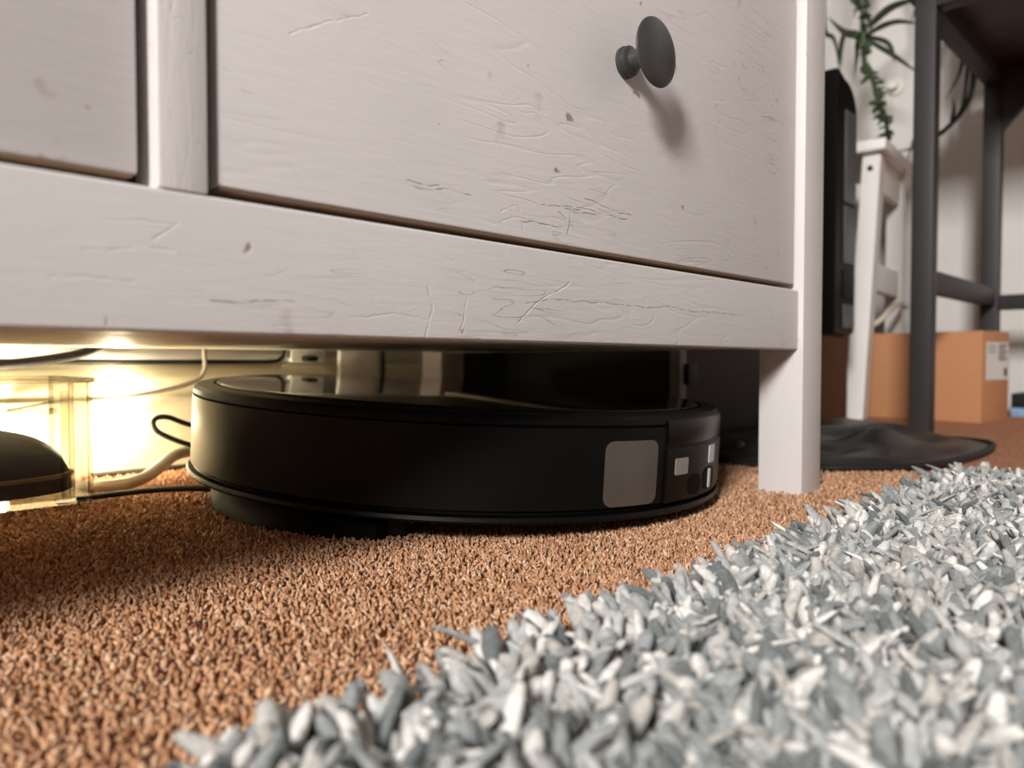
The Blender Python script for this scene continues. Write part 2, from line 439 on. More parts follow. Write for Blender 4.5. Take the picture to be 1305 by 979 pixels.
# left wall with a window opening
wn0, wn1, wz0, wz1 = -11.2, -5.6, 10.6, 17.8
def wall_with_hole():
    V = []; Fc = []
    def slab(a, b):
        i = len(V)
        for x in (a[0], b[0]):
            for y in (a[1], b[1]):
                for z in (a[2], b[2]): V.append((x, y, z))
        for f in ((0, 1, 3, 2), (4, 6, 7, 5), (0, 4, 5, 1), (2, 3, 7, 6), (0, 2, 6, 4), (1, 5, 7, 3)): Fc.append(tuple(i + q for q in f))
    slab((WL - 1, -24, 0), (WL, wn0, 21)); slab((WL - 1, wn1, 0), (WL, WB, 21))
    slab((WL - 1, wn0, 0), (WL, wn1, wz0)); slab((WL - 1, wn0, wz1), (WL, wn1, 21))
    return mesh_from('wall_left', V, Fc, 'wall', None, smooth=False)
tag(wall_with_hole(), kind='structure')
win = empty('window_1', (WL, (wn0 + wn1) / 2, wz0), None, None); tag(win, kind='structure')
for a, b in (((WL - .7, wn0, wz0), (WL - .35, wn0 + .4, wz1)), ((WL - .7, wn1 - .4, wz0), (WL - .35, wn1, wz1)),
             ((WL - .7, wn0 + .4, wz0), (WL - .35, wn1 - .4, wz0 + .4)), ((WL - .7, wn0 + .4, wz1 - .4), (WL - .35, wn1 - .4, wz1))):
    box('window_frame', 'frame_w', win, a, b, .04)
box('pane', 'glass', win, (WL - .55, wn0 + .4, wz0 + .4), (WL - .5, wn1 - .4, wz1 - .4), 0)
box('window_sill', 'frame_w', win, (WL - .3, wn0 - .2, wz0 - .25), (WL + .05, wn1 + .2, wz0), .04)

# stepped skirting board along the back wall
def skirting():
    prof = [(WB, 0), (WB - .16, 0), (WB - .16, .62), (WB - .145, .665), (WB - .11, .68), (WB - .11, .70), (WB - .10, .84), (WB - .085, .88), (WB - .05, .93), (WB - .03, .97), (WB, .975)]
    V = []; Fc = []
    for d in (WL, 7.0):
        for n, z in prof: V.append((d, n, z))
    m = len(prof)
    for q in range(m): Fc.append((q, (q + 1) % m, m + (q + 1) % m, m + q))
    Fc.append(tuple(range(m))); Fc.append(tuple(range(m, 2 * m)))
    return tag(mesh_from('baseboard_back', V, Fc, 'skirting', None, angle=20), kind='structure')
skirting()

# ------------------------------------------------------------------ dresser
DX0, DX1 = -3.8, 5.70          # outer sides
DN0, DN1 = 2.29, 6.70          # front and back
LEG = 0.34; RB, RT = 1.087, 1.522; TOPZ = 7.8
dr = empty('chest_of_drawers', ((DX0 + DX1) / 2, (DN0 + DN1) / 2, 0), 'worn white painted wooden chest of drawers on square legs', 'dresser')
for d0 in (DX0, DX1 - LEG):
    for n0 in (DN0, DN1 - LEG):
        box('leg', 'paint_v', dr, (d0, n0, 0), (d0 + LEG, n0 + LEG, TOPZ), .016)
IN0, IN1 = DX0 + LEG, DX1 - LEG
RN = DN0 + .035                # rail face, a little behind the legs
box('bottom_rail', 'paint_r', dr, (IN0, RN, RB), (IN1, RN + .2, RT), .022, seg=3)
box('middle_rail', 'paint_h', dr, (IN0, RN, 3.66), (IN1, RN + .2, 3.86), .016)
box('upper_rail', 'paint_h', dr, (IN0, RN, 5.66), (IN1, RN + .2, 5.86), .016)
ST0, ST1 = 0.863, 1.014
for z0, z1 in ((RT, 3.66), (3.86, 5.66), (5.86, TOPZ)):
    box('stile', 'paint_v', dr, (ST0, RN, z0 + .001), (ST1, RN + .2, z1 - .001), .01)
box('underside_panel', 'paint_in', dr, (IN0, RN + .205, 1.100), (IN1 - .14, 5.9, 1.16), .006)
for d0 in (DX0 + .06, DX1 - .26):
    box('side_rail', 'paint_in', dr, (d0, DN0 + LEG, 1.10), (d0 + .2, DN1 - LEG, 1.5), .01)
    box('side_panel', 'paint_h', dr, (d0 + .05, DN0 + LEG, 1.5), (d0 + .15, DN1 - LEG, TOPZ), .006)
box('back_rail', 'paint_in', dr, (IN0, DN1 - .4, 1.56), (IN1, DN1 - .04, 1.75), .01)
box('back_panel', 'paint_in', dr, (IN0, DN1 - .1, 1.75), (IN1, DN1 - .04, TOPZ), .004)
box('top_board', 'paint_h', dr, (DX0 - .15, DN0 - .15, TOPZ), (DX1 + .15, DN1 + .05, TOPZ + .2), .03)

KP = [(0, 0), (.079, 0), (.081, .010), (.081, .020), (.074, .026), (.074, .034), (.077, .038), (.077, .046), (.068, .054), (.052, .060),
      (.049, .08), (.049, .13), (.055, .16), (.075, .172), (.13, .182), (.168, .19), (.173, .196), (.171, .203), (.15, .216), (.10, .232), (.05, .241), (0, .244)]
knob_me = None
def drawer(d0, d1, n, z0, z1, mat='paint_h'):
    global knob_me
    g = .04
    c = ((d0 + d1) / 2, n, (z0 + z1) / 2)
    dw = box('drawer', mat, dr, (d0 + g, n, z0 + g), (d1 - g, n + .16, z1 - g), .012)
    b = box('drawer_box', 'raw', None, (d0 + .15, n + .165, z0 + .1), (d1 - .15, n + 3.0, z1 - .3), .01)
    b.parent = dw; b.location = b.location - Vector(((d0 + d1) / 2, n + .08, (z0 + z1) / 2)) * U
    e = box('bottom_edge', 'raw', None, (d0 + g + .01, n + .012, z0 + g - .006), (d1 - g - .01, n + .15, z0 + g + .001), 0)
    e.parent = dw; e.location = e.location - Vector(((d0 + d1) / 2, n + .08, (z0 + z1) / 2)) * U
    if knob_me is None:
        k = lathe('knob', 'knob', dw, KP, 48, angle=28); knob_me = k.data
    else:
        k = bpy.data.objects.new('knob', knob_me); col.objects.link(k); k.parent = dw
    k.location = Vector((.045, -.08, -.03)) * U; k.rotation_euler = (R(90), 0, 0)
    k['label'] = 'dark grey mushroom knob on a ringed collar'
for z0, z1 in ((RT, 3.66), (3.86, 5.66), (5.86, TOPZ)):
    drawer(ST1, IN1, RN + .022, z0, z1, 'paint_d' if z0 == RT else 'paint_h')
    drawer(IN0, ST0, RN + .05, z0, z1)

# little warm night light standing on the carpet between the clear box and the skirting
led = empty('night_light', (1.22, 6.66, 0), 'small round warm night light on the carpet behind the shoe', 'lamp')
lathe('base', 'white_plastic', led, [(0, 0), (.12, 0), (.12, .05), (.10, .07), (0, .07)], 28)
lathe('globe', 'led', led, [(.05, .071), (.085, .10), (.1, .15), (.085, .20), (.05, .235), (0, .25)], 28)

# two added warm LED bulbs standing in for the glow spots on the skirting
for z, n, d, lab in ((.79, 7.085, 2.25, 'upper of two added LED bulbs making the glow spots on the skirting'), (.50, 7.035, 2.20, 'lower of two added LED bulbs making the glow spots on the skirting')):
    lb_ = empty('added_glow_bulb', (d, n, z), lab, 'lamp', 'added LED bulbs on the skirting')
    k = lathe('socket', 'white_plastic', lb_, [(0, 0), (.04, 0), (.04, .03), (.03, .04), (0, .04)], 20); k.rotation_euler = (R(90), 0, 0)
    k = lathe('bulb', 'bulb', lb_, [(.028, .0405), (.045, .06), (.05, .085), (.042, .112), (.022, .13), (0, .134)], 20); k.rotation_euler = (R(90), 0, 0)

# ------------------------------------------------------------------ robot vacuum on its charging ramp
RC = Vector((3.85, 4.36, .164)); RR = 1.93
nrm = Vector((.0235, -.0497, 1)).normalized()
rb = empty('robot_vacuum', RC, 'round black robot vacuum parked under the dresser', 'robot vacuum', rot=Vector((0, 0, 1)).rotation_difference(nrm))
A0 = math.degrees(math.atan2(-RC.y, -RC.x))       # local angle of the side that faces the photographer
H = .62
BR = 1.945
BS = 38.5                                          # the bumper starts here, to the right of that side
# the case: chassis edge, side wall, shoulder and the recess of the lid
lathe('case', 'black', rb, [(0, 0), (1.62, 0), (1.80, .02), (1.90, .07), (1.915, .075), (1.905, .085), (1.93, .10), (1.93, .50), (1.928, .545), (1.905, .552), (1.905, .558), (1.927, .562), (1.922, .59), (1.90, .612), (1.87, H), (1.80, H), (1.79, H - .02), (0, H - .02)], 160, a0=0, a1=360)
lathe('lid', 'black_gloss', rb, [(0, H - .018), (1.775, H - .018), (1.78, H + .002), (1.765, H + .012), (1.70, H + .014), (0, H + .014)], 128)
lathe('chassis_rim', 'black', rb, [(1.88, .03), (1.945, .03), (1.955, .045), (1.945, .065), (1.88, .07)], 128)
lathe('bumper', 'black', rb, [(1.9, .09), (1.935, .09), (BR, .11), (BR, .40), (1.942, .415), (1.935, .42), (1.935, .43), (1.9, .43)], 72, a0=A0 + BS, a1=A0 + BS + 180)
lathe('bumper_band', 'satin', rb, [(1.9, .437), (1.936, .437), (1.94, .445), (1.94, .56), (1.93, .585), (1.9, .59)], 72, a0=A0 + BS, a1=A0 + BS + 180)

def patch(name, mat, parent, a0, a1, z0, z1, r, t, corner=.06, label=None, rows=14, cols=10):
    """rounded rectangle wrapped on the cylinder wall, t proud"""
    w = R(a1 - a0) * r; h = z1 - z0; am = (a0 + a1) / 2; corner = min(corner, w * .49, h * .49)
    ts = sorted(set([0, h] + [corner * (1 - math.cos(q * math.pi / 8)) for q in range(5)] + [h - corner * (1 - math.cos(q * math.pi / 8)) for q in range(5)]))
    V = []; Fc = []
    for lay, rad in ((0, r + t), (1, r - .01)):
        for tz in ts:
            e = max(corner - tz, corner - (h - tz), 0)
            hw = w / 2 - corner + math.sqrt(max(corner * corner - e * e, 0))
            for q in range(cols + 1):
                s = -hw + 2 * hw * q / cols
                th = R(am) + s / r
                V.append((rad * math.cos(th), rad * math.sin(th), z0 + tz))
    m = cols + 1; n = len(ts); L = m * n
    for i in range(n - 1):
        for q in range(cols):
            a = i * m + q
            Fc.append((a, a + 1, a + m + 1, a + m)); Fc.append((L + a, L + a + m, L + a + m + 1, L + a + 1))
        for q in (0, cols):
            a = i * m + q; Fc.append((a, a + m, L + a + m, L + a))
    for i in (0, n - 1):
        for q in range(cols):
            a = i * m + q; Fc.append((a, a + 1, L + a + 1, L + a))
    o = mesh_from(name, V, Fc, mat, parent, angle=40)
    if label: o['label'] = label
    return o
patch('side_window', 'smoke', rb, A0 + 24.1, A0 + 36.0, .105, .475, RR, .006, .055, 'smoked grey rounded side window')
patch('sensor_window', 'ir_dim', rb, A0 + 40.8, A0 + 45.2, .255, .355, BR, .004, .012, 'greyish square sensor window')
patch('sensor_window', 'ir', rb, A0 + 55.2, A0 + 59.2, .285, .40, BR, .004, .012, 'bright narrow sensor window')
patch('sensor_window', 'ir', rb, A0 + 55.2, A0 + 56.6, .125, .25, BR, .008, .012, 'pale strip inside the bumper slot')
patch('bumper_slot_shade', 'deep_black', rb, A0 + 45.8, A0 + 51, .115, .24, BR, .003, .06)  # slots are proud patches; the shade of a recess is their black colour
patch('bumper_slot_shade', 'deep_black', rb, A0 + 52.4, A0 + 59.2, .12, .26, BR, .003, .06)
inv = rb.rotation_quaternion.to_matrix().inverted()
def wheel(dx, dn, yaw):
    p = inv @ (Vector((dx, dn, 0)))
    gz = RC.z - (nrm.x * dx + nrm.y * dn) / nrm.z        # height of the underside there
    r = (gz + .06) / 2
    w = lathe('wheel', 'rubber', rb, [(0, -.06), (r * .8, -.06), (r, -.035), (r, .035), (r * .8, .06), (0, .06)], 24)
    w.location = Vector((p.x, p.y, -gz + r + .01)) * U; w.rotation_euler = (R(90), 0, R(yaw))
    h = lathe('hub', 'trim', w, [(0, .0), (.02, .0), (.02, .012), (0, .014)], 12, loc=(0, 0, .058))
wheel(-1.30, -.99, 20); wheel(1.25, -.55, 20); wheel(.2, 1.2, 20)

dock = empty('charging_dock', (RC.x - .25, 5.6, 0), 'low black charging dock with a ramp under the robot vacuum', 'charging dock')
def ramp():
    V = []; Fc = []; n = 40
    c = Vector((RC.x, RC.y, 0))
    def top(p): return max(RC.z - (nrm.x * (p.x - RC.x) + nrm.y * (p.y - RC.y)) / nrm.z - .035, .035)
    ring = []
    for i in range(n + 1):
        a = R(-8 + 222 * i / n)
        ring.append(Vector((c.x + 1.80 * math.cos(a), c.y + 1.80 * math.sin(a), 0)))
    o = Vector((RC.x - .25, 5.6, 0))
    for q in ring: V.append(Vector((q.x, q.y, 0)) - o)
    for q in ring: V.append(Vector((q.x, q.y, top(q) * .5)) - o)
    for q in ring:
        s = c + (q - c) * .985; V.append(Vector((s.x, s.y, top(q))) - o)
    m = len(ring)
    for L in (0, m):
        for i in range(m): Fc.append((L + i, L + (i + 1) % m, L + m + (i + 1) % m, L + m + i))
    Fc.append(tuple(range(m))); Fc.append(tuple(range(2 * m, 3 * m)))
    return mesh_from('ramp', V, Fc, 'deep_black', dock, angle=30)
ramp()
box('charging_head', 'black', dock, (3.1, 6.32, 0), (4.5, 6.95, .66), .06)
# cables of the dock
tag(tube('power_cable', 'rubber', None, [(1.55, 5.72, .05), (1.75, 5.6, .075), (2.0, 5.45, .095), (2.22, 5.25, .10), (2.42, 5.03, .07), (2.55, 4.92, .04)], .026, flat=.8), 'black flat cable running on the carpet from clear box to robot', 'cable')
tag(tube('power_cable', 'rubber', None, [(3.2, 6.42, .36), (2.9, 6.42, .42), (2.62, 6.43, .46), (2.45, 6.45, .53), (2.36, 6.47, .53), (2.33, 6.47, .48), (2.38, 6.45, .40), (2.6, 6.4, .29), (2.9, 6.36, .2), (3.2, 6.36, .18)], .022), 'thin black cable bent in a loop beside the robot', 'cable')
tag(tube('power_cable', 'cable_w', None, [(1.62, 6.5, .06), (1.70, 6.2, .06), (1.9, 6.0, .075), (2.1, 6.05, .1), (2.3, 6.25, .15), (2.5, 6.45, .21), (2.8, 6.66, .2), (3.05, 6.75, .1)], .05), 'thick cream cable lying on the carpet by the skirting', 'cable')
tag(tube('wall_cable', 'cable_g', None, [(1.4, 6.97, .60), (1.75, 6.97, .66), (2.05, 6.97, .68), (2.5, 6.98, .72), (2.85, 6.99, .80), (2.98, 7.0, .9), (2.99, 7.0, 1.1), (2.97, 7.05, 1.6)], .022), 'thin grey cable hanging in a curve in front of the skirting', 'cable')
tag(tube('wall_cable', 'rubber', None, [(.2, 7.04, .985), (1.2, 7.09, 1.0), (2.2, 7.12, .997), (3.2, 7.13, .997), (3.72, 7.13, 1.0), (3.84, 7.13, 1.03), (3.88, 7.13, 1.12), (3.88, 7.15, 1.5)], .022), 'long black cable lying along the top of the skirting', 'cable')
tag(tube('wall_cable', 'rubber', None, [(.3, 6.85, .90), (.9, 6.85, .945), (1.4, 6.85, .98), (1.75, 6.85, 1.03), (2.0, 6.88, 1.10), (2.2, 6.95, 1.25)], .04), 'thick black cable drooping below the dresser at the left', 'cable')
tag(box('skirting_gap_strip', 'rubber', None, (2.0, 6.86, .0), (3.35, 7.02, .05), .01), 'dark strip standing for the gap at the foot of the skirting', 'strip')  # dark strip put in for the dark gap under the skirting
# socket with plug, trunking and a narrow white board on the wall behind the robot
so = empty('wall_socket', (4.15, 7.2, .98), 'white wall socket with a black plug above the skirting', 'socket')
box('faceplate', 'white_plastic', so, (3.95, 7.10, .99), (4.35, 7.195, 1.42), .02)
box('plug', 'rubber', so, (4.06, 6.98, 1.0), (4.2, 7.1, 1.06), .02)
tag(box('cable_trunking', 'white_plastic', None, (4.45, 6.96, 0), (4.95, 7.03, 1.6), .015), 'white upright cable trunking board against the wall', 'trunking')
tag(tube('wall_cable', 'rubber', None, [(4.98, 6.93, .1), (4.98, 6.93, .5), (4.98, 6.93, 1.0), (4.97, 6.94, 1.5)], .03), 'black cable running straight up beside the white trunking', 'cable')
tag(box('timber_post', 'paint_in', None, (5.75, 7.02, 0), (6.0, 7.19, 1.9), .012), 'pale wooden batten standing against the wall behind the dresser', 'batten')

# ------------------------------------------------------------------ clear box with a shoe
cb = empty('clear_box', (.55, 6.0, 0), 'clear plastic box holding a black shoe at left', 'box')
bx0, bx1, bn0, bn1, bh = -.9, 1.58, 5.50, 6.42, .86
w = .03
box('base', 'clear', cb, (bx0, bn0, .06), (bx1, bn1, .10), .008)
for d, n in ((bx1 - .02, bn0 - .01), (bx1 - .02, bn1 - .02), (bx1 - .13, bn0 - .012)): box('corner_edge', 'clear_edge', cb, (d, n, .10), (d + .03, n + .03, bh), .008)
box('wall_panel', 'clear', cb, (bx0, bn0, .10), (bx1, bn0 + w, bh), .006)
box('wall_panel', 'clear', cb, (bx0, bn1 - w, .10), (bx1, bn1, bh), .006)
box('wall_panel', 'clear', cb, (bx1 - w, bn0 + w, .10), (bx1, bn1 - w, bh), .006)
box('wall_panel', 'clear', cb, (bx0, bn0 + w, .10), (bx0 + w, bn1 - w, bh), .006)
rim = []
for a, b in (((bx0 - .03, bn0 - .03, bh), (bx1 + .04, bn0 + .03, bh + .035)), ((bx0 - .03, bn1 - .03, bh), (bx1 + .04, bn1 + .03, bh + .035)),
             ((bx1 - .03, bn0 + .03, bh), (bx1 + .04, bn1 - .03, bh + .035)), ((bx0 - .03, bn0 + .03, bh), (bx0 + .03, bn1 - .03, bh + .035))):
    box('rim', 'clear_edge', cb, a, b, .012)
for d in (1.40, .95):
    box('moulded_rib', 'clear_edge', cb, (d, bn0 - .02, .10), (d + .05, bn0, bh - .05), .008)
box('moulded_rib', 'clear_edge', cb, (1.0, bn0 - .02, bh - .2), (1.38, bn0, bh - .16), .008)
for d in (bx0 + .05, bx1 - .2):
    for n in (bn0 + .02, bn1 - .14): box('foot', 'clear_edge', cb, (d, n, 0), (d + .14, n + .12, .06), .01)

sh = empty('shoe', (.95, 5.95, .105), 'black rounded shoe with a pale welt inside the clear box', 'shoe')
def shoe():
    # upper: rows along the length (toe at +x), cross sections as half ellipses on the sole
    L0, L1 = -.95, .62
    V = []; Fc = []; m = 16; rows = 22
    for i in range(rows + 1):
        t = i / rows; x = L0 + (L1 - L0) * t
        hw = .30 * math.sin(math.pi * (.12 + .88 * t) ** .8) ** .5 if t < 1 else 0
        hw = .30 * max(0, (1 - max(0, (t - .55) / .45) ** 2.4)) ** .5 * (1 if t > .1 else .85 + 1.5 * t)
        ht = .50 - .30 * t ** 1.6; ht *= max(0, 1 - max(0, (t - .8) / .2) ** 2.2) ** .5
        for q in range(m + 1):
            a = math.pi * q / m
            V.append((x, math.cos(a) * hw, .12 + math.sin(a) ** .85 * ht))
    k = m + 1
    for i in range(rows):
        for q in range(m): Fc.append((i * k + q, i * k + q + 1, (i + 1) * k + q + 1, (i + 1) * k + q))
        Fc.append((i * k, (i + 1) * k, (i + 1) * k + m, i * k + m))
    Fc.append(tuple(range(k)))
    mesh_from('upper', V, Fc, 'shoe', sh, angle=70)
    def outline(s):
        o = []
        for i in range(rows + 1):
            t = i / rows; x = L0 + (L1 - L0) * t
            o.append((x * 1.0 + .02 * s, (.30 * max(0, (1 - max(0, (t - .55) / .45) ** 2.4)) ** .5 * (1 if t > .1 else .85 + 1.5 * t)) + .02 * s))
        return o
    for nm, mt, z0, z1, s in (('sole', 'rubber', .0, .10, .4), ('welt', 'welt', .10, .125, 1.0)):
        o = outline(s); pts = [(x, y) for x, y in o] + [(x, -y) for x, y in reversed(o)]
        n = len(pts); V = [(x, y, z0) for x, y in pts] + [(x, y, z1) for x, y in pts]
        Fc = [tuple(range(n)), tuple(range(n, 2 * n))] + [(i, (i + 1) % n, n + (i + 1) % n, n + i) for i in range(n)]
        mesh_from(nm, V, Fc, mt, sh, smooth=False)
shoe()

# ------------------------------------------------------------------ things to the right of the dresser
tr = empty('storage_trunk', (7.5, 5.4, 0), 'black storage trunk with grey corner edging behind the dresser', 'trunk')
box('shell', 'trunk', tr, (6.22, 3.86, 0), (9.0, 7.1, 2.4), .03)
box('corner_edging', 'trim', tr, (6.19, 3.83, .02), (6.31, 3.95, 2.38), .02)
box('latch', 'rubber', tr, (6.27, 3.78, .78), (6.45, 3.859, .98), .02)
box('lid_seam', 'rubber', tr, (6.21, 3.97, .9), (6.219, 7.0, .93), 0)
box('lid_seam', 'rubber', tr, (6.46, 3.85, .86), (8.9, 3.859, .89), 0)

def flat_bag():
    out = [(6.45, 3.78), (6.5, 3.2), (6.72, 2.62), (7.4, 2.08), (8.4, 1.93), (9.4, 1.95), (10.1, 2.1), (10.32, 2.5), (10.35, 3.1), (10.2, 3.78)]
    c = Vector((8.4, 3.0, 0))
    pts = [Vector((p.x, p.y, 0)) for p in spline([(a, b, 0) for a, b in out] , 7)]
    V = []; Fc = []; rows = 16; m = len(pts)
    def hgt(p, t):
        k = (p.y - 1.95) / 1.85
        f = .05 + .26 * max(k, 0) ** 1.2 + .09 * math.sin(p.x * 3.2 + p.y * 4.5) * (1 - t) + .09 * math.sin(p.x * 1.6 - p.y * 7.0 + 1) * (1 - t) + .03 * math.sin(p.y * 15 + p.x * 5) * (1 - t)
        return max(.045, f * (1 if t < .93 else (.8 - (t - .93) * 5)))
    back = lambda p: min(p.y, 3.78)
    for i in range(rows + 1):
        t = 1 - i / rows * .97
        for p in pts:
            q = c + (p - c) * t; V.append(Vector((q.x, q.y, hgt(q, t))) - c)
    for p in pts: V.append(Vector((p.x, p.y, 0)) - c)
    for i in range(rows):
        for q in range(m): Fc.append((i * m + q, i * m + (q + 1) % m, (i + 1) * m + (q + 1) % m, (i + 1) * m + q))
    Fc.append(tuple(rows * m + q for q in range(m)))
    B = (rows + 1) * m
    for q in range(m): Fc.append((q, (q + 1) % m, B + (q + 1) % m, B + q))
    Fc.append(tuple(B + q for q in range(m)))
    root = empty('flat_bag', c, 'crumpled black bag lying flat on the carpet beside the dresser leg', 'bag')
    mesh_from('body', V, Fc, 'cloth', root, angle=60)
    tube('piped_edge', 'rubber', root, [p + Vector((0, 0, .05)) for p in pts[6:-6:3]], .035, n=4)
    k = lathe('stud', 'trim', root, [(0, 0), (.035, 0), (.03, .02), (0, .03)], 16, loc=Vector((6.50, 3.36, .22)) - c); k.rotation_euler = (0, R(-90), 0)
flat_bag()

cd = empty('cardboard_box', (10.8, 5.2, 0), 'dark brown cardboard box under the tall black casing', 'box', 'cardboard boxes')
box('body', 'carton_dark', cd, (9.9, 4.3, 0), (11.68, 6.2, 1.38), .02)
box('tape', 'carton', cd, (9.89, 5.1, 1.3), (11.69, 5.3, 1.386), .003)

tw = empty('computer_tower', (11.4, 5.1, 1.387), 'tall black casing with rounded top corner beside the white step stool', 'computer')
def tower():
    d0, d1, z0, z1 = 11.02, 11.78, 1.387, 5.15; c = Vector((11.4, 5.1, 1.387))
    prof = [(d0, z0), (d1 - .1, z0), (d1 - .03, z0 + .03), (d1, z0 + .1)]
    for q in range(9):
        a = R(90 * q / 8); prof.append((d1 - .45 + .45 * math.cos(a), z1 - .5 + .5 * math.sin(a)))
    prof += [(d0 + .05, z1 + .1), (d0, z1 + .08)]
    V = []; Fc = []; m = len(prof)
    for n in (4.25, 4.29, 5.95):
        s = 1.0 if n > 4.26 else .985
        for d, z in prof: V.append(Vector(((d - c.x) * s, n - c.y, (z - c.z - 2) * s + 2)))
    for L in (0, m):
        for q in range(m): Fc.append((L + q, L + (q + 1) % m, L + m + (q + 1) % m, L + m + q))
    Fc.append(tuple(range(m))); Fc.append(tuple(range(2 * m, 3 * m)))
    mesh_from('case', V, Fc, 'black', tw, angle=30)
    box('front_panel', 'tower_panel', tw, (11.30, 4.225, 3.35), (11.72, 4.248, 4.7), .01)
    box('front_panel', 'tower_panel', tw, (11.30, 4.225, 2.45), (11.72, 4.248, 3.3), .01)
    box('vent_panel', 'rubber', tw, (11.32, 4.225, 1.95), (11.70, 4.248, 2.38), .01)
    box('front_panel', 'tower_panel', tw, (11.30, 4.225, 1.5), (11.70, 4.248, 1.85), .01)
tower()

# white step stool: slanted front legs, upright back legs, two treads
SA = R(6.0)
ss = empty('step_stool', (13.05, 4.56, 0), 'white wooden step stool with slanted legs under the plants', 'step stool', rot=Quaternion((0, 0, 1), SA))
SH = 4.72
def slant_leg(b0, b1):
    s = 1.05; wa = .42
    V = [(0, b0, 0), (wa, b0, 0), (wa, b1, 0), (0, b1, 0), (s, b0, SH), (s + wa, b0, SH), (s + wa, b1, SH), (s, b1, SH)]
    Fc = [(0, 1, 2, 3), (4, 5, 6, 7), (0, 1, 5, 4), (1, 2, 6, 5), (2, 3, 7, 6), (3, 0, 4, 7)]
    bm = bmesh.new()
    vs_ = [bm.verts.new(Vector(v) * U) for v in V]
    for f in Fc: bm.faces.new([vs_[q] for q in f])
    bmesh.ops.recalc_face_normals(bm, faces=bm.faces)
    bmesh.ops.bevel(bm, geom=list(bm.edges), offset=.025 * U, segments=2, affect='EDGES')
    me = bpy.data.meshes.new('leg'); bm.to_mesh(me); bm.free()
    return finish('leg', me, 'stool', ss)
SB = 2.7
slant_leg(0, .3); slant_leg(SB - .3, SB)
for b in (0, SB - .3): box('leg', 'stool', ss, (2.95, b, 0), (3.3, b + .3, SH), .025, local=True)
box('top_tread', 'stool', ss, (.85, -.12, SH), (3.42, SB + .12, SH + .2), .03, local=True)
box('step_tread', 'stool', ss, (.45, .31, 2.50), (2.2, SB - .31, 2.66), .03, local=True)
for b in (.06, SB - .24):
    box('apron', 'stool', ss, (1.3, b, SH - .62), (2.95, b + .16, SH - .02), .02, local=True)
    box('side_rail', 'stool', ss, (.62, b, 2.28), (2.95, b + .16, 2.78), .02, local=True)
for a, z in ((.98, SH - .28), (.62, 2.55)):
    s = lathe('screw', 'rubber', ss, [(0, 0), (.05, 0), (.045, .015), (0, .02)], 12, loc=(a - .02, .15, z)); s.rotation_euler = (0, R(-90), 0)
tag(tube('appliance_cable', 'cable_w', None, [(14.2, 5.0, 1.56), (14.3, 4.9, 1.62), (14.5, 4.75, 1.78), (14.9, 4.7, 2.0), (15.5, 4.72, 2.12), (16.4, 4.9, 2.1)], .05), 'white cable looping behind the step stool onto the box', 'cable')

# labelled cardboard box under the desk
cx = empty('cardboard_box', (13.85, 3.0, 0), 'light brown cardboard box with a white label beneath the desk', 'box', 'cardboard boxes', rot=Quaternion((0, 0, 1), R(-10)))
box('body', 'carton', cx, (0, 0, 0), (1.02, 2.4, 1.50), .02, local=True)
box('tape', 'carton_tape', cx, (.42, -.003, 1.1), (.6, 2.403, 1.504), .002, local=True)
lc = Vector((.55, -.006, 1.02))
lb = box('shipping_label', 'paper', cx, (.14, -.009, .70), (.96, -.004, 1.32), 0, local=True)
lb['label'] = 'white printed address label'
def on_label(name, mat, x0, x1, z0, z1):
    o = box(name, mat, None, (x0 - lc.x, -.006, z0 - 1.01), (x1 - lc.x, -.003, z1 - 1.01), 0); o.parent = lb
for i in range(8): on_label('text_line', 'ink', .58, .92 - .05 * (i % 3), 1.27 - i * .036, 1.292 - i * .036)
for i in range(3): on_label('text_line', 'ink', .18, .48, 1.25 - i * .05, 1.266 - i * .05)
for i in range(9): on_label('bar', 'ink_dark', .80 + i * .012, .807 + i * .012, .76, .90)

# desk: charcoal steel frame, walnut top
dk = empty('desk', (13.4, -.8, 0), 'desk with charcoal steel frame and dark wooden top', 'desk')
DA, DB, DE, DF = 11.36, 15.2, 3.35, -5.2       # front, rear, left, right positions
DZ = 6.1; s = .27
for d in (DA, DB):
    for n in (DE - s, DF): box('leg', 'steel', dk, (d, n, 0), (d + s, n + s, DZ), .02)
for n in (DE - s, DF):
    box('top_rail', 'steel', dk, (DA + s, n, DZ - s), (DB, n + s, DZ), .015)
    box('cross_bar', 'steel', dk, (DA + s, n + .03, 1.98), (DB, n + s - .03, 2.28), .015)
for d in (DB,):
    box('back_bar', 'steel', dk, (d + .03, DF + s, 1.9), (d + s - .03, DE - s, 2.16), .015)
    box('back_rail', 'steel', dk, (d, DF + s, DZ - s), (d + s, DE - s, DZ), .015)
box('front_rail', 'steel', dk, (DA, DF + s, DZ - s), (DA + s, DE - s, DZ), .015)
V = [(DB + .05, DE - s, DZ - s), (DB + .05, DE - s, DZ - 1.1), (DB + .05, DE - s - .75, DZ - s), (DB + .2, DE - s, DZ - s), (DB + .2, DE - s, DZ - 1.1), (DB + .2, DE - s - .75, DZ - s)]
mesh_from('gusset', [Vector(v) - Vector((13.4, -.8, 0)) for v in V], [(0, 1, 2), (3, 4, 5), (0, 1, 4, 3), (1, 2, 5, 4), (2, 0, 3, 5)], 'steel', dk, smooth=False)
box('desk_top', 'walnut', dk, (DA - .15, DF - .2, DZ), (DB + .6, DE + .15, DZ + .28), .02)

